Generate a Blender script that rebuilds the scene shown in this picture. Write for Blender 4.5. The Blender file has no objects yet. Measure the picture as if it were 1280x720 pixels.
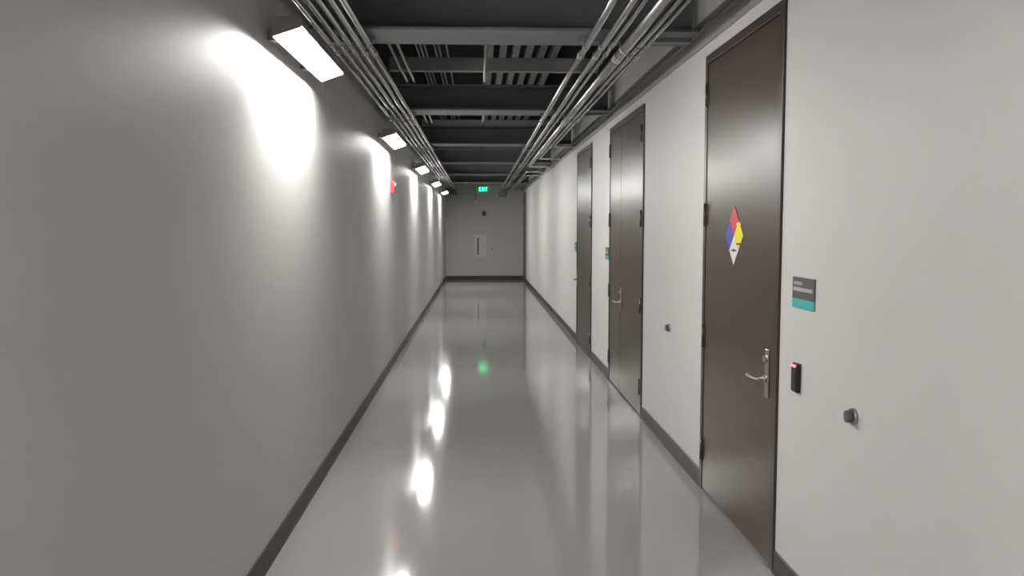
import bpy, bmesh, math, random
from mathutils import Vector, Matrix

# ------------------------------------------------------------------ camera, world, exposure
SC = bpy.context.scene
COL = SC.collection
random.seed(4)

FPX = 1050.0                         # focal length in pixels of the 1280 wide frame
CAMZ = 1.52
pitch = math.atan(76.0 / FPX)        # hallway vanishes 76 px above the picture centre
yaw = math.atan(42.0 * math.cos(pitch) / FPX)
cam_d = bpy.data.cameras.new('camera')
cam_d.sensor_width = 36.0
cam_d.lens = 36.0 * FPX / 1280.0
cam_d.clip_start = 0.05
cam_d.clip_end = 200
cam = bpy.data.objects.new('camera', cam_d)
COL.objects.link(cam)
cam.location = (0, 0, CAMZ)
cam.rotation_euler = (math.pi / 2 - pitch, 0, -yaw)
SC.camera = cam

world = bpy.data.worlds.new('world')
SC.world = world
world.use_nodes = True
world.node_tree.nodes['Background'].inputs[0].default_value = (0.0, 0.0, 0.0, 1)
world.node_tree.nodes['Background'].inputs[1].default_value = 0.0

SC.view_settings.view_transform = 'Standard'
SC.view_settings.look = 'None'
SC.view_settings.gamma = 1.0
SC.view_settings.use_curve_mapping = False
SC.view_settings.exposure = 1.83

LAMP_EMIT = 34.0                     # the wall lamps' lens
LAMP_Y = [4.30 + 4.16 * k for k in range(-2, 5)]

# hallway
WL, WR = -0.9515, 1.304              # wall faces
Y0, Y1 = -6.5, 24.6                  # back and end wall faces
ZC = 4.6                             # deck above the steel
WT = 0.15
ZW = 3.12                            # top of the painted drywall

# ------------------------------------------------------------------ materials
def mat(name, col, rough=0.5, metal=0.0, spec=0.5, coat=0.0, coat_rough=0.1, noise=0.0, nscale=8.0,
        bump=0.0, bscale=60.0, emit=None, estr=0.0, rnoise=0.0):
    m = bpy.data.materials.new(name)
    m.use_nodes = True
    nt = m.node_tree
    b = nt.nodes['Principled BSDF']
    b.inputs['Base Color'].default_value = (*col, 1)
    b.inputs['Roughness'].default_value = rough
    b.inputs['Metallic'].default_value = metal
    b.inputs['Specular IOR Level'].default_value = spec
    b.inputs['Coat Weight'].default_value = coat
    b.inputs['Coat Roughness'].default_value = coat_rough
    tc = nt.nodes.new('ShaderNodeTexCoord')
    if noise or rnoise:
        n = nt.nodes.new('ShaderNodeTexNoise')
        n.inputs['Scale'].default_value = nscale
        n.inputs['Detail'].default_value = 5
        nt.links.new(tc.outputs['Object'], n.inputs['Vector'])
        if noise:
            r = nt.nodes.new('ShaderNodeMapRange')
            r.inputs['To Min'].default_value = 1 - noise
            r.inputs['To Max'].default_value = 1 + noise
            nt.links.new(n.outputs['Fac'], r.inputs['Value'])
            mx = nt.nodes.new('ShaderNodeVectorMath')
            mx.operation = 'SCALE'
            mx.inputs[0].default_value = col
            nt.links.new(r.outputs['Result'], mx.inputs['Scale'])
            nt.links.new(mx.outputs['Vector'], b.inputs['Base Color'])
        if rnoise:
            r2 = nt.nodes.new('ShaderNodeMapRange')
            r2.inputs['To Min'].default_value = max(0, rough - rnoise)
            r2.inputs['To Max'].default_value = rough + rnoise
            nt.links.new(n.outputs['Fac'], r2.inputs['Value'])
            nt.links.new(r2.outputs['Result'], b.inputs['Roughness'])
    if bump:
        n2 = nt.nodes.new('ShaderNodeTexNoise')
        n2.inputs['Scale'].default_value = bscale
        n2.inputs['Detail'].default_value = 4
        nt.links.new(tc.outputs['Object'], n2.inputs['Vector'])
        bp = nt.nodes.new('ShaderNodeBump')
        bp.inputs['Strength'].default_value = bump
        bp.inputs['Distance'].default_value = 0.002
        nt.links.new(n2.outputs['Fac'], bp.inputs['Height'])
        nt.links.new(bp.outputs['Normal'], b.inputs['Normal'])
    if emit:
        b.inputs['Emission Color'].default_value = (*emit, 1)
        b.inputs['Emission Strength'].default_value = estr
    return m

M = {}
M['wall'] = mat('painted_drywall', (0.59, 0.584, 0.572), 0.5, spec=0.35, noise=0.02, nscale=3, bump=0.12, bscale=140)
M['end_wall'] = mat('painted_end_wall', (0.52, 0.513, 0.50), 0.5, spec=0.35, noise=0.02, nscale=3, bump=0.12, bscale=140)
M['floor'] = mat('polished_floor', (0.25, 0.247, 0.244), 0.07, spec=0.5, noise=0.6, nscale=420)
M['base'] = mat('rubber_baseboard', (0.045, 0.036, 0.034), 0.45, noise=0.05)
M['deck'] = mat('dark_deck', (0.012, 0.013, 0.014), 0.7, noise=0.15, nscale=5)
M['beam'] = mat('primed_steel', (0.185, 0.192, 0.198), 0.55, spec=0.4, noise=0.06, nscale=6)
M['joist'] = mat('grey_joist_steel', (0.42, 0.42, 0.42), 0.6, noise=0.05)
M['rib'] = mat('galvanised_rib', (0.45, 0.455, 0.46), 0.5, 0.2, noise=0.05, nscale=12)
M['conduit'] = mat('galvanised_conduit', (0.58, 0.58, 0.58), 0.22, 0.95, noise=0.08, nscale=9)
M['fitting'] = mat('cast_fitting', (0.50, 0.50, 0.50), 0.38, 0.7, noise=0.08, nscale=20)
M['strut'] = mat('strut_steel', (0.34, 0.34, 0.34), 0.45, 0.6, noise=0.06)
M['angle'] = mat('grey_angle', (0.27, 0.265, 0.26), 0.5, noise=0.04)
M['door'] = mat('brown_door_paint', (0.064, 0.048, 0.038), 0.29, spec=0.36, noise=0.03, nscale=4)
M['frame'] = mat('brown_frame_paint', (0.044, 0.032, 0.027), 0.35, spec=0.5, noise=0.04)
M['gap'] = mat('gap_shade_black', (0.01, 0.01, 0.01), 0.9, noise=0.1)  # shade of the door gaps, put into the colour
M['hinge'] = mat('hinge_bronze', (0.16, 0.14, 0.12), 0.3, 0.85, noise=0.08, nscale=30)
M['satin'] = mat('satin_steel', (0.55, 0.53, 0.50), 0.28, 0.95, noise=0.05, nscale=30)
M['lamp_body'] = mat('lamp_housing', (0.24, 0.215, 0.21), 0.4, noise=0.03)
M['lens'] = mat('lamp_lens', (0.9, 0.9, 0.9), 0.4, noise=0.01, emit=(1.0, 0.982, 0.957), estr=LAMP_EMIT)
M['red'] = mat('sticker_red', (0.55, 0.02, 0.03), 0.45, noise=0.03)
M['blue'] = mat('sticker_blue', (0.03, 0.05, 0.36), 0.45, noise=0.03)
M['yellow'] = mat('sticker_yellow', (0.75, 0.66, 0.02), 0.45, noise=0.03)
M['white'] = mat('sticker_white', (0.72, 0.70, 0.70), 0.45, noise=0.03)
M['ink'] = mat('black_ink', (0.02, 0.02, 0.02), 0.5, noise=0.05)
M['sign_grey'] = mat('sign_charcoal', (0.095, 0.085, 0.085), 0.45, noise=0.04)
M['sign_pale'] = mat('sign_lettering', (0.42, 0.39, 0.38), 0.5, noise=0.03)
M['teal'] = mat('sign_teal', (0.06, 0.42, 0.38), 0.45, noise=0.03)
M['black'] = mat('black_plastic', (0.014, 0.014, 0.015), 0.4, noise=0.1)
M['led'] = mat('red_led', (0.6, 0.03, 0.05), 0.4, noise=0.02, emit=(1.0, 0.08, 0.12), estr=1.6)
M['alarm'] = mat('alarm_red', (0.55, 0.03, 0.05), 0.4, noise=0.04)
M['strobe'] = mat('strobe_lens', (0.75, 0.75, 0.75), 0.15, noise=0.02)
M['exit_face'] = mat('exit_sign_face', (0.006, 0.05, 0.02), 0.4, noise=0.05, emit=(0.0, 0.55, 0.16), estr=0.10)
M['exit_glow'] = mat('exit_letters', (0.05, 0.6, 0.2), 0.4, noise=0.02, emit=(0.04, 1.0, 0.32), estr=1.8)
M['cabinet'] = mat('white_cabinet', (0.62, 0.61, 0.60), 0.35, noise=0.02)
M['cabinet_glass'] = mat('dark_cabinet_window', (0.05, 0.045, 0.045), 0.12, noise=0.05)
M['rubber'] = mat('grey_rubber', (0.10, 0.10, 0.095), 0.6, noise=0.05)

# ------------------------------------------------------------------ mesh helpers
def box(bm, x0, x1, y0, y1, z0, z1):
    vs = [bm.verts.new(p) for p in ((x0, y0, z0), (x1, y0, z0), (x1, y1, z0), (x0, y1, z0),
                                    (x0, y0, z1), (x1, y0, z1), (x1, y1, z1), (x0, y1, z1))]
    for f in ((0, 3, 2, 1), (4, 5, 6, 7), (0, 1, 5, 4), (1, 2, 6, 5), (2, 3, 7, 6), (3, 0, 4, 7)):
        bm.faces.new([vs[i] for i in f])

def prism(bm, pts, axis, a0, a1):
    """extrude a closed 2D outline along an axis; pts are the two other coordinates in xyz order"""
    def P(p, a):
        return {'x': (a, p[0], p[1]), 'y': (p[0], a, p[1]), 'z': (p[0], p[1], a)}[axis]
    lo = [bm.verts.new(P(p, a0)) for p in pts]
    hi = [bm.verts.new(P(p, a1)) for p in pts]
    n = len(pts)
    bm.faces.new(lo)
    bm.faces.new(list(reversed(hi)))
    for i in range(n):
        bm.faces.new((lo[i], hi[i], hi[(i + 1) % n], lo[(i + 1) % n]))
    bmesh.ops.recalc_face_normals(bm, faces=bm.faces[:])

def tube(bm, path, r, n=14, cap=True):
    """round tube through points"""
    path = [Vector(p) for p in path]
    rings = []
    prev = None
    for i, p in enumerate(path):
        if i == 0: d = path[1] - p
        elif i == len(path) - 1: d = p - path[i - 1]
        else: d = (path[i + 1] - p).normalized() + (p - path[i - 1]).normalized()
        d.normalize()
        if prev is None:
            up = Vector((0, 0, 1)) if abs(d.z) < 0.9 else Vector((1, 0, 0))
            a = d.cross(up).normalized()
        else:
            a = (prev - d * prev.dot(d)).normalized()
        prev = a
        b = d.cross(a)
        rings.append([bm.verts.new(p + (a * math.cos(t) + b * math.sin(t)) * r)
                      for t in [2 * math.pi * k / n for k in range(n)]])
    for i in range(len(rings) - 1):
        for k in range(n):
            f = bm.faces.new((rings[i][k], rings[i][(k + 1) % n], rings[i + 1][(k + 1) % n], rings[i + 1][k]))
            f.smooth = True
    if cap:
        bm.faces.new(list(reversed(rings[0])))
        bm.faces.new(rings[-1])

def arc_path(c0, c1, corner, rad, n=8):
    """straight - quarter bend - straight through a corner"""
    c0, c1, corner = Vector(c0), Vector(c1), Vector(corner)
    d0 = (corner - c0).normalized(); d1 = (c1 - corner).normalized()
    s = corner - d0 * rad
    cen = s + d1 * rad
    pts = [c0, s]
    for k in range(1, n + 1):
        t = math.pi / 2 * k / n
        pts.append(cen - d1 * rad * math.cos(t) + d0 * rad * math.sin(t))
    pts.append(c1)
    return pts

def obj(name, bm, m, parent=None, bevel=0.0, loc=None):
    bmesh.ops.recalc_face_normals(bm, faces=bm.faces[:])
    me = bpy.data.meshes.new(name)
    bm.to_mesh(me); bm.free()
    me.materials.append(M[m])
    o = bpy.data.objects.new(name, me)
    COL.objects.link(o)
    if loc: o.location = loc
    if parent: o.parent = parent
    if bevel:
        md = o.modifiers.new('bevel', 'BEVEL')
        md.width = bevel; md.segments = 2; md.limit_method = 'ANGLE'
    return o

def B(*boxes):
    bm = bmesh.new()
    for b in boxes: box(bm, *b)
    return bm

def T(path, r, n=14):
    bm = bmesh.new(); tube(bm, path, r, n); return bm

def tag(o, label, cat, group=None, kind=None):
    o['label'] = label; o['category'] = cat
    if group: o['group'] = group
    if kind: o['kind'] = kind
    return o

def thing(name, loc, label, cat, group=None, kind=None):
    o = bpy.data.objects.new(name, None)
    o.empty_display_size = 0.1
    COL.objects.link(o); o.location = loc
    return tag(o, label, cat, group, kind)

def copy_tree(o, parent=None):
    c = o.copy(); COL.objects.link(c)
    if parent: c.parent = parent
    for ch in list(o.children): copy_tree(ch, c)
    return c

# ------------------------------------------------------------------ the setting
DZ = 2.485                                        # top of the door frames
# each door: y0, y1 (opening incl. frame), leaves as fractions
DOORS = [(3.565, 4.80), (6.59, 8.29), (9.62, 11.04), (23.10, 24.20)]

tag(obj('floor', B((WL - WT, WR + WT, Y0 - WT, Y1 + WT, -0.1, 0.0)), 'floor'),
    'glossy grey polished floor running the length of the hallway', 'floor', kind='structure')
tag(obj('wall_left', B((WL - WT, WL, Y0, Y1, 0, ZW)), 'wall'),
    'long blank pale grey wall on the left with lamps along its top', 'wall', kind='structure')
segs = []
y = Y0
for a, b in DOORS:
    segs.append((WR, WR + WT, y, a, 0, ZW))
    segs.append((WR, WR + WT, a, b, DZ, ZW))
    y = b
segs.append((WR, WR + WT, y, Y1, 0, ZW))
tag(obj('wall_right', B(*segs), 'wall'),
    'pale grey wall on the right with four brown doors in it', 'wall', kind='structure')
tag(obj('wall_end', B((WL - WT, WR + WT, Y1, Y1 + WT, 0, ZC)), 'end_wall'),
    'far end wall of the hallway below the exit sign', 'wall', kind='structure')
tag(obj('wall_back', B((WL - WT, WR + WT, Y0 - WT, Y0, 0, ZC)), 'wall'),
    'wall closing the hallway behind the camera', 'wall', kind='structure')
tag(obj('ceiling', B((WL - WT, WR + WT, Y0 - WT, Y1 + WT, ZC, ZC + 0.1)), 'deck'),
    'black open ceiling deck high above the steel beams', 'ceiling', kind='structure')

BH, BT = 0.10, 0.008
def base_profile(sign, face):
    # thin rubber strip with a small toe
    return [(face, 0.0), (face + sign * 0.016, 0.0), (face + sign * 0.010, 0.010), (face + sign * BT, 0.02),
            (face + sign * BT, BH - 0.004), (face + sign * 0.004, BH), (face, BH)]
bm = bmesh.new(); prism(bm, base_profile(1, WL), 'y', Y0, Y1)
tag(obj('baseboard_left', bm, 'base'), 'dark brown rubber baseboard along the left wall', 'baseboard', kind='structure')
bm = bmesh.new()
y = Y0
for a, b in DOORS:
    prism(bm, base_profile(-1, WR), 'y', y, a); y = b
prism(bm, base_profile(-1, WR), 'y', y, Y1)
tag(obj('baseboard_right', bm, 'base'), 'dark brown rubber baseboard in lengths between the doors on the right wall', 'baseboard', kind='structure')
tag(obj('baseboard_end', B((WL + 0.016, WR - 0.016, Y1 - BT, Y1, 0, BH)), 'base'),
    'dark baseboard across the far end wall', 'baseboard', kind='structure')
tag(obj('wall_upper_left', B((WL - WT, WL, Y0, Y1, ZW, ZC)), 'deck'),  # upper walls share the ceiling deck's black
    'black wall above the painted left wall', 'wall', kind='structure')
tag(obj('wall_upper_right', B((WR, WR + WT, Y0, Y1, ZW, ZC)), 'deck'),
    'black wall above the painted right wall', 'wall', kind='structure')
# grey steel angle along the top of the finished part of the right wall
bm = bmesh.new()
prism(bm, [(WR, 2.555), (WR - 0.006, 2.555), (WR - 0.006, 2.640), (WR - 0.035, 2.640), (WR - 0.035, 2.646), (WR, 2.646)], 'y', Y0, Y1)
tag(obj('trim_1', bm, 'angle'), 'dark grey steel angle running along the right wall above the doors', 'trim', kind='structure')

# ------------------------------------------------------------------ doors (right wall; leaf faces the hall, -x)
def door(name, y0, y1, leaves, label, levers):
    """leaves: list of (ya, yb, hinge_side) ; hinge_side 'near'/'far'; levers: list of (y, dir)"""
    t = thing(name, (WR, (y0 + y1) / 2, 0), label, 'door', kind='structure')
    ox, oy = WR, (y0 + y1) / 2
    def L(*bs):
        return B(*[(x0 - ox, x1 - ox, a - oy, b - oy, z0, z1) for x0, x1, a, b, z0, z1 in bs])
    e = 0.001
    fw = 0.05
    fx0, fx1 = WR - 0.012, WR + WT - 0.002
    obj('door_frame', L((fx0, fx1, y0 + e, y0 + fw, 0, DZ - e), (fx0, fx1, y1 - fw, y1 - e, 0, DZ - e),
                        (fx0, fx1, y0 + fw, y1 - fw, DZ - fw, DZ - e)), 'frame', t, bevel=0.002)
    # black sheet behind the leaves, standing in for the shade in the gaps
    obj('gap_shade_sheet', L((WR + 0.06, WR + 0.075, y0 + fw, y1 - fw, 0.0, DZ - fw)), 'gap', t)
    g = 0.004
    for ya, yb, hs in leaves:
        lf = obj('door_leaf', L((WR - 0.008, WR + 0.045, ya + g, yb - g, 0.012, DZ - fw - g)), 'door', t, bevel=0.002)
        hy = ya if hs == 'near' else yb
        for hz in (0.24, 0.90, 1.59, 2.26):
            bm = bmesh.new()
            tube(bm, [(WR - 0.017 - ox, hy - oy, hz - 0.060), (WR - 0.017 - ox, hy - oy, hz + 0.060)], 0.0085, 12)
            tube(bm, [(WR - 0.017 - ox, hy - oy, hz + 0.060), (WR - 0.017 - ox, hy - oy, hz + 0.066)], 0.006, 12)
            tube(bm, [(WR - 0.017 - ox, hy - oy, hz - 0.066), (WR - 0.017 - ox, hy - oy, hz - 0.060)], 0.006, 12)
            box(bm, WR - 0.0135 - ox, WR - 0.0082 - ox, hy - 0.028 - oy, hy + 0.028 - oy, hz - 0.058, hz + 0.058)
            obj('hinge', bm, 'hinge', lf)
    for ly, d in levers:
        zl = 0.84
        x = WR - 0.008
        bm = L((x - 0.008, x, ly - 0.022, ly + 0.022, zl - 0.085, zl + 0.135))
        hset = obj('lock_plate', bm, 'satin', t, bevel=0.004)
        bm = bmesh.new()
        tube(bm, [(x - 0.006 - ox, ly - oy, zl), (x - 0.022 - ox, ly - oy, zl)], 0.017, 16)
        tube(bm, arc_path((x - 0.02 - ox, ly - oy, zl), (x - 0.058 - ox, ly + d * 0.115 - oy, zl), (x - 0.058 - ox, ly - oy, zl), 0.014), 0.0085, 12)
        obj('door_lever', bm, 'satin', hset)
        bm = bmesh.new()
        tube(bm, [(x - 0.006 - ox, ly - oy, zl + 0.09), (x - 0.020 - ox, ly - oy, zl + 0.09)], 0.016, 16)
        obj('lock_cylinder', bm, 'satin', hset)
    return t

a, b = DOORS[0]
door('door_1', a, b, [(a + .05, b - .05, 'far')],
     'nearest brown door, with the four-colour hazard diamond on it', [(a + 0.05 + 0.07, 1)])
a, b = DOORS[1]; mid = 7.63
door('door_2', a, b, [(a + .05, mid, 'near'), (mid, b - .05, 'far')],
     'brown double door with one wide and one narrow leaf', [(mid - 0.07, 1)])
a, b = DOORS[2]
door('door_3', a, b, [(a + .05, b - .05, 'near')],
     'single brown door just beyond the double door', [(b - 0.12, -1)])
a, b = DOORS[3]
door('door_4', a, b, [(a + .05, b - .05, 'far')],
     'farthest brown door, a thin dark strip beside the end wall', [(a + 0.12, 1)])

# hazard diamond sticker on the nearest door
dy, dz, dr, sx = 4.215, 1.478, 0.150, WR - 0.0085
t = thing('hazard_diamond', (sx, dy, dz), 'red, blue, yellow and white hazard diamond stuck on the nearest brown door', 'sticker')
def diamond(bm, cy, cz, r, x0, x1):
    prism(bm, [(cy, cz - r), (cy + r, cz), (cy, cz + r), (cy - r, cz)], 'x', x0, x1)
h = dr / 2
for nm, cy, cz, mt in (('red_quarter', 0, h, 'red'), ('blue_quarter', h, 0, 'blue'),
                       ('yellow_quarter', -h, 0, 'yellow'), ('white_quarter', 0, -h, 'white')):
    bm = bmesh.new(); diamond(bm, cy, cz, h * 0.985, -0.0022, 0.0)
    obj(nm, bm, mt, t)
obj('number_strip', B((-0.0032, -0.0020, -h - 0.035, -h + 0.035, 0.050, 0.064)), 'yellow', t)
obj('number_strip', B((-0.0032, -0.0020, -h - 0.030, -h + 0.035, -0.046, -0.038)), 'ink', t)
obj('number_strip', B((-0.0032, -0.0020, -0.045, 0.045, -h - 0.004, -h + 0.003)), 'ink', t)
bm = bmesh.new(); diamond(bm, 0, -h, 0.010, -0.004, -0.002); obj('number_strip', bm, 'ink', t)

# room signs: charcoal plaque with pale lettering bars and a teal foot
def room_sign(y, z, label, w=0.21, hh=0.125):
    t = thing('room_sign', (WR, y, z), label, 'sign', 'room signs beside the doors')
    obj('sign_plate', B((-0.006, 0, -w / 2, w / 2, -hh / 2 + 0.038, hh / 2)), 'sign_grey', t)
    obj('teal_band', B((-0.006, 0, -w / 2, w / 2, -hh / 2, -hh / 2 + 0.038)), 'teal', t)
    # blurred lettering: room name line, and the longer line under it
    bm = bmesh.new()
    yy = w / 2 - 0.018
    for k, lw in enumerate((0.016, 0.012, 0.018, 0.010, 0.014)):
        box(bm, -0.0072, -0.0058, yy - lw, yy, hh / 2 - 0.031, hh / 2 - 0.017); yy -= lw + 0.004
    obj('lettering', bm, 'sign_pale', t)
    bm = bmesh.new()
    box(bm, -0.0072, -0.0058, -w / 2 + 0.016, w / 2 - 0.012, hh / 2 - 0.056, hh / 2 - 0.041)
    obj('lettering', bm, 'sign_pale', t)
room_sign(3.305, 1.255, 'charcoal and teal room sign on the wall beside the nearest door', 0.225)
room_sign(8.46, 1.255, 'small teal-footed room sign on the wall at the far side of the double door')
room_sign(11.22, 1.255, 'tiny room sign on the wall past the third brown door')

# card readers
def reader(y, z, label):
    t = thing('card_reader', (WR, y, z), label, 'card reader', 'card readers beside the doors')
    bm = bmesh.new()
    prism(bm, [(0, -0.06), (-0.016, -0.06), (-0.022, -0.052), (-0.022, 0.045), (-0.018, 0.060), (0, 0.060)], 'y', -0.026, 0.026)
    obj('reader_body', bm, 'black', t, bevel=0.003)
    obj('status_light', B((-0.0235, -0.019, -0.021, 0.021, 0.044, 0.053)), 'led', t)
    return t
reader(3.345, 0.908, 'black card reader with a red light beside the nearest door')

# round wall door stops
def stop(loc, ax, label):
    t = thing('door_stop_bumper', loc, label, 'door stop', 'round door stops on the walls')
    d = Vector(ax)
    obj('bumper_plate', T([(0, 0, 0), d * 0.012], 0.029, 20), 'satin', t)
    obj('bumper_pad', T([d * 0.012, d * 0.030], 0.021, 20), 'rubber', t)
stop((WR, 2.83, 0.864), (-1, 0, 0), 'round steel door stop on the right wall, nearest the camera below the card reader')
stop((WR, 5.65, 0.835), (-1, 0, 0), 'round dark door stop on the right wall between the nearest door and double door')
stop((0.405, Y1, 0.885), (0, -1, 0), 'tiny door stop on the end wall to the right of the white cabinet')

# ------------------------------------------------------------------ steel above
BZ, BHT = 2.630, 0.24
order = ['nearest', 'second', 'third', 'fourth', 'fifth', 'sixth']
for k in range(6):
    yc = 5.03 + 3.25 * k
    hw = 0.19
    bm = bmesh.new()
    prism(bm, [(yc - hw, BZ), (yc + hw, BZ), (yc + hw, BZ + .016), (yc + .008, BZ + .016), (yc + .008, BZ + BHT - .016),
               (yc + hw, BZ + BHT - .016), (yc + hw, BZ + BHT), (yc - hw, BZ + BHT), (yc - hw, BZ + BHT - .016),
               (yc - .008, BZ + BHT - .016), (yc - .008, BZ + .016), (yc - hw, BZ + .016)], 'x', WL + 0.001, WR - 0.037)
    tag(obj('steel_beam', bm, 'beam'), 'grey steel I-beam crossing overhead, %s from the camera' % order[k], 'beam', 'steel beams across the hallway')
for k, yj in enumerate((3.85, 9.25, 14.5, 19.7)):
    bm = bmesh.new()
    prism(bm, [(yj - .05, 3.20), (yj + .05, 3.20), (yj + .05, 3.21), (yj - .04, 3.21), (yj - .04, 3.33), (yj + .05, 3.33), (yj + .05, 3.34), (yj - .05, 3.34)],
          'x', WL + 0.001, WR - 0.001)
    tag(obj('ceiling_joist', bm, 'joist'), 'slim grey steel channel high above the beams, %s from the camera' % order[k], 'joist', 'slim channels high in the ceiling')
# wide pale deck ribs on the right, thin pipes on the left, high up
for k in range(6):
    x = 0.13 + 0.195 * k
    bm = bmesh.new()
    prism(bm, [(x, 4.12), (x + .10, 4.12), (x + .105, 4.20), (x - .005, 4.20)], 'y', 5.4, Y1 - 0.002)
    tag(obj('deck_rib', bm, 'rib'), 'pale metal deck rib running lengthwise, %s from the left' % (['first', 'second', 'third', 'fourth', 'fifth', 'sixth'][k]), 'deck rib', 'pale metal ribs high in the ceiling')
for k, x in enumerate((-0.88, -0.82, -0.76, -0.62, -0.56, -0.45)):
    tag(obj('ceiling_pipe', T([(x, 5.4, 4.1), (x, Y1 - .002, 4.1)], 0.016), 'rib'),
        'thin pale pipe high in the ceiling above the left conduits, %s from the left' % (['first', 'second', 'third', 'fourth', 'fifth', 'sixth'][k]), 'pipe', 'thin pipes high in the ceiling')
# pipes lying on top of the beams
for x, r, lab in ((0.062, 0.016, 'pale pipe lying along the middle of the hallway on top of the beams'),
                  (-0.665, 0.014, 'thin pipe on top of the beams, left one of a close pair'),
                  (-0.600, 0.014, 'thin pipe on top of the beams, right one of a close pair')):
    tag(obj('beam_top_pipe', T([(x, 4.6, BZ + BHT + r), (x, Y1 - .002, BZ + BHT + r)], r), 'conduit'), lab, 'pipe', 'pipes lying on the beams')

# ------------------------------------------------------------------ conduit racks
CZ = 2.575
STRUT_Y = [5.03 + 3.25 * k for k in range(6)]
LC = [(-0.862, .015), (-0.806, .015), (-0.750, .017), (-0.692, .017), (-0.636, .017)]
RC = [(0.640, .019), (0.735, .019), (0.792, .014), (0.872, .030), (0.950, .017), (1.000, .013)]
def conduit(name, x, r, label, group, ytop, end=None):
    """z so that every conduit hangs right under the struts"""
    z = 2.606 - r
    t = thing(name, (x, 0, z), label, 'conduit', group)
    if end is None:
        bm = T([(0, -3.0, 0), (0, Y1 - 0.001, 0)], r)
    else:
        bm = T(arc_path((0, -3.0, 0), (WR - 0.03 - x, end, 0), (0, end, 0), max(0.09, r * 3.2)), r)
    obj('conduit_run', bm, 'conduit', t)
    for k, ys in enumerate(STRUT_Y):
        yk = ys + 0.24 + 0.05 * (hash_x(x, k) - .5)
        if end is not None and yk > end - 0.3: continue
        bm = bmesh.new()
        tube(bm, [(0, yk - .045, 0), (0, yk + .045, 0)], r + 0.003, 16)
        tube(bm, [(0, yk - .008, 0), (0, yk + .008, 0)], r + 0.005, 16)
        obj('coupling', bm, 'fitting', t)
    if end is not None:
        bm = T([(WR - 0.045 - x, end, 0), (WR - 0.029 - x, end, 0)], r + 0.014, 18)
        obj('end_flange', bm, 'fitting', t)
    return t
def hash_x(x, k):
    return abs(math.sin(x * 91.7 + k * 13.3))
LN = ['outermost conduit of the left rack, closest to the left wall', 'second conduit from the left wall in the left rack',
      'middle conduit of the five in the left rack', 'fourth conduit from the left wall in the left rack',
      'innermost conduit of the left rack, farthest from the wall']
for (x, r), lab in zip(LC, LN):
    conduit('conduit', x, r, lab, 'conduits in the left rack', 0)
RN = [('innermost conduit of the right rack, standing a little apart from the others', None),
      ('second conduit from the left in the right rack', None),
      ('thin third conduit from the left in the right rack', None),
      ('thickest conduit of the right rack, bending into the wall far ahead', 14.6),
      ('conduit just right of the thickest one, bending into the wall', 13.2),
      ('thin rightmost conduit of the right rack, nearest the right wall', 11.2)]
for (x, r), (lab, e) in zip(RC, RN):
    conduit('conduit', x, r, lab, 'conduits in the right rack', 0, e)

def strut(y, xs, x0, x1, label, group):
    t = thing('conduit_strut', ((x0 + x1) / 2, y, 2.607), label, 'bracket', group)
    ox = (x0 + x1) / 2
    bm = bmesh.new()
    prism(bm, [(-.021, .001), (.021, .001), (.021, .021), (.009, .021), (.009, .018), (.018, .018), (.018, .004), (-.018, .004),
               (-.018, .018), (-.009, .018), (-.009, .021), (-.021, .021)], 'x', x0 - ox, x1 - ox)
    obj('channel', bm, 'strut', t)
    for x, r in xs:
        bm = bmesh.new()
        n = 14
        zc = -0.001 - r
        # strap round the underside of the conduit
        for s in range(n):
            a0 = math.pi * (1 + s / n); a1 = math.pi * (1 + (s + 1) / n)
            ri, ro = r + 0.0005, r + 0.004
            q = [(x - ox + rr * math.cos(aa), zc + rr * math.sin(aa)) for rr, aa in ((ri, a0), (ro, a0), (ro, a1), (ri, a1))]
            prism(bm, q, 'y', -.014, .014)
        for s in (-1, 1):
            xa = x - ox + s * (r + 0.0022)
            box(bm, xa - .0018, xa + .0018, -.014, .014, zc, 0.001)
        tube(bm, [(x - ox + r + .004, 0, -.012), (x - ox + r + .014, 0, -.012)], .004, 8)
        obj('conduit_clamp', bm, 'fitting', t)
    return t
for k, ys in enumerate(STRUT_Y):
    w = order[k]
    strut(ys, LC, -0.905, -0.600, 'short steel strut clamping the left conduits under the %s beam from the camera' % w, 'struts holding the left conduits')
    live = [c for c, n in zip(RC, RN) if n[1] is None or ys < n[1] - 0.2]
    strut(ys, live, 0.600, 1.262 if k < 3 else 0.86 if k > 3 else 0.96,
          'short steel strut clamping the right conduits under the %s beam from the camera' % w, 'struts holding the right conduits')

# wall arms beyond the conduits on the right
for k, (ya, xa) in enumerate(((16.3, 0.93), (17.4, 0.98))):
    t = thing('wall_conduit', (xa, ya, 2.59), 'short grey pipe arm entering the right wall, %s of the far pair' % ('nearer' if k == 0 else 'farther'), 'pipe', 'pipe arms at the right wall')
    bm = T(arc_path((0, Y1 - ya - .001, 0), (WR - 0.03 - xa, 0, 0), (0, 0, 0), 0.1), 0.02)
    obj('conduit_run', bm, 'conduit', t)
    obj('end_flange', T([(WR - .045 - xa, 0, 0), (WR - .029 - xa, 0, 0)], .034, 16), 'fitting', t)

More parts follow.
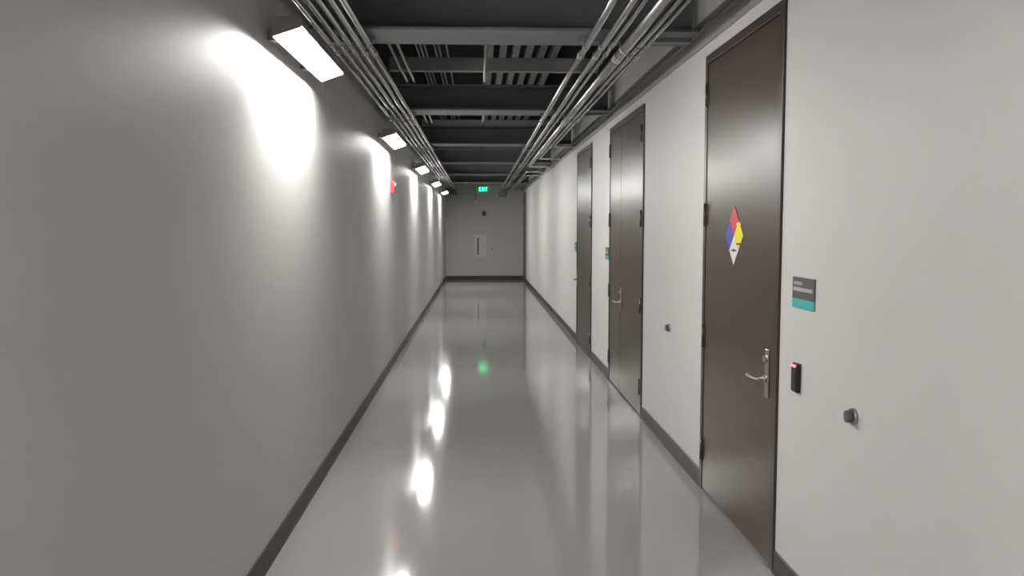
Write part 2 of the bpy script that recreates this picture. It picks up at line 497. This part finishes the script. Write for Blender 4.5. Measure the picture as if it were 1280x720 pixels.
# ------------------------------------------------------------------ wall lamps
def lamp(y, label):
    hl = 0.56
    t = thing('wall_lamp', (WL, y, 2.342), label, 'lamp', 'wall lamps along the left wall')
    # the lens leans out towards the hallway: low edge near the wall, high edge outside
    a, b = (0.068, 0.0), (0.186, 0.042)
    tray = [(a[0] - .004, .004), (a[0] - .004, .070), (a[0] + .012, .088), (b[0] - .020, .088), (b[0] + .004, .074),
            (b[0] + .004, b[1] + .004), (b[0], b[1] + .016), (a[0], .016)]
    bm = bmesh.new(); prism(bm, tray, 'y', -hl, hl)
    box(bm, a[0] - .004, a[0] - .001, -hl, hl, -.0015, .006)  # lip added to cut lamp light grazing the wall
    obj('lamp_housing', bm, 'lamp_body', t)
    bm = bmesh.new()
    prism(bm, [(a[0] + .001, .015), (a[0] + .001, .003), (a[0] + .006, 0), (b[0] - .006, b[1] - .003), (b[0] - .001, b[1] + .002),
               (b[0] - .001, b[1] + .015)], 'y', -hl + .004, hl - .004)
    obj('lamp_lens', bm, 'lens', t)
    for s in (-1, 1):
        bm = bmesh.new()
        prism(bm, [(a[0] - .004, -.001), (a[0] - .004, .070), (a[0] + .012, .088), (b[0] - .020, .088), (b[0] + .004, .074), (b[0] + .004, b[1] - .001)],
              'y', s * hl, s * (hl + .006))
        obj('end_cap', bm, 'lamp_body', t)
        obj('wall_bracket', B((0, a[0] - .004, s * .35 - .03, s * .35 + .03, .025, .065)), 'lamp_body', t)
    return t
names = {2: 'nearest wall lamp in view, large and bright at the top of the left wall',
         3: 'second wall lamp from the camera on the left wall',
         4: 'third wall lamp from the camera on the left wall',
         5: 'fourth wall lamp from the camera on the left wall',
         6: 'farthest wall lamp on the left wall, beside the end wall',
         1: 'wall lamp on the left wall just out of view above the camera',
         0: 'wall lamp on the left wall behind the camera'}
for k, y in enumerate(LAMP_Y):
    lamp(y, names[k])

# ------------------------------------------------------------------ fire alarm on the left wall
t = thing('fire_alarm', (WL, 9.25, 1.955), 'red fire alarm strobe on the left wall under the second lamp', 'fire alarm')
obj('alarm_body', B((0, .042, -.042, .042, -.062, .062)), 'alarm', t, bevel=0.006)
obj('strobe', B((.042, .054, -.018, .018, .012, .045)), 'strobe', t, bevel=0.004)
bm = bmesh.new()
for k in range(4): box(bm, .042, .0445, -.030, .030, -.05 + k * .010, -.045 + k * .010)
obj('sounder_grille', bm, 'ink', t)

# ------------------------------------------------------------------ end wall
t = thing('exit_sign', (0.155, Y1, 2.62), 'green lit EXIT sign high on the far end wall', 'exit sign')
obj('sign_box', B((-.165, .165, -.045, 0, -.085, .085)), 'exit_face', t, bevel=0.006)
def letters(t, y):
    s = .018
    def L(bxs): 
        return B(*[(x0, x1, y - .004, y + .001, z0, z1) for x0, x1, z0, z1 in bxs])
    hgt = .055; w = .048
    x = -.128
    obj('letter_e', L([(x, x + s, -hgt, hgt), (x, x + w, hgt - s, hgt), (x, x + w * .9, -s / 2, s / 2), (x, x + w, -hgt, -hgt + s)]), 'exit_glow', t)
    x += .068
    bm = bmesh.new()
    for sg in (1, -1):
        q = [(x, -sg * hgt), (x + s, -sg * hgt), (x + .058, sg * hgt), (x + .058 - s, sg * hgt)]
        prism(bm, q, 'y', y - .004, y + .001)
    obj('letter_x', bm, 'exit_glow', t)
    x += .074
    obj('letter_i', L([(x, x + s, -hgt, hgt)]), 'exit_glow', t)
    x += .036
    obj('letter_t', L([(x, x + .056, hgt - s, hgt), (x + .028 - s / 2, x + .028 + s / 2, -hgt, hgt - s)]), 'exit_glow', t)
letters(t, -.046)

t = thing('wall_strobe', (-0.075, Y1, 2.245), 'small white device on the end wall at the foot of a thin conduit', 'alarm device')
obj('strobe_body', B((-.045, .045, -.05, 0, -.05, .05)), 'cabinet', t, bevel=0.006)
obj('strobe_cap', T([(0, -.05, 0), (0, -.07, 0)], .03, 16), 'strobe', t)
tag(obj('drop_conduit', T([(-0.075, Y1 - .014, 2.295), (-0.075, Y1 - .014, 2.62), (-.012, Y1 - .014, 2.62)], .011), 'conduit'),
    'thin vertical conduit on the end wall joining the exit sign to the white device', 'conduit')
t = thing('wall_sounder', (0.165, Y1, 1.92), 'small square black device on the end wall below the exit sign', 'sounder')
obj('sounder_box', B((-.055, .055, -.035, 0, -.062, .062)), 'black', t, bevel=0.005)
obj('sounder_disc', T([(0, -.035, -.005), (0, -.042, -.005)], .03, 16), 'rubber', t)

# fire extinguisher cabinet
cx0, cx1, cz0, cz1 = -0.125, 0.235, 0.625, 1.30
t = thing('extinguisher_cabinet', ((cx0 + cx1) / 2, Y1, cz0), 'white wall cabinet with a narrow dark upright window on the end wall', 'cabinet')
w = (cx1 - cx0) / 2; hh = cz1 - cz0
obj('cabinet_frame', B((-w, -w + .025, -.03, 0, 0, hh), (w - .025, w, -.03, 0, 0, hh), (-w + .025, w - .025, -.03, 0, hh - .025, hh), (-w + .025, w - .025, -.03, 0, 0, .025)), 'cabinet', t)
sxa, sxb = -.085, -.050
dr_ = obj('cabinet_door', B((-w + .027, sxa, -.036, 0, .027, hh - .027), (sxb, w - .027, -.036, 0, .027, hh - .027),
                      (sxa, sxb, -.036, 0, .027, .085), (sxa, sxb, -.036, 0, hh - .085, hh - .027)), 'cabinet', t)
obj('cabinet_window', B((sxa, sxb, -.028, -.002, .085, hh - .085)), 'cabinet_glass', dr_)
obj('pull_handle', T([(w - .06, -.034, .30), (w - .06, -.052, .31), (w - .06, -.052, .37), (w - .06, -.034, .38)], .005, 8), 'satin', dr_)

# drop box where the right rack meets the end wall; pull box for the left rack
tag(obj('junction_box', B((.60, .80, Y1 - .12, Y1 - .001, 2.40, 2.54)), 'angle', bevel=0.004),
    'small grey junction box on the end wall under the right conduits', 'junction box')
tag(obj('junction_box', B((-.90, -.60, Y1 - .10, Y1 - .001, 2.45, 2.54)), 'angle', bevel=0.004),
    'small grey junction box on the end wall under the left conduits', 'junction box')
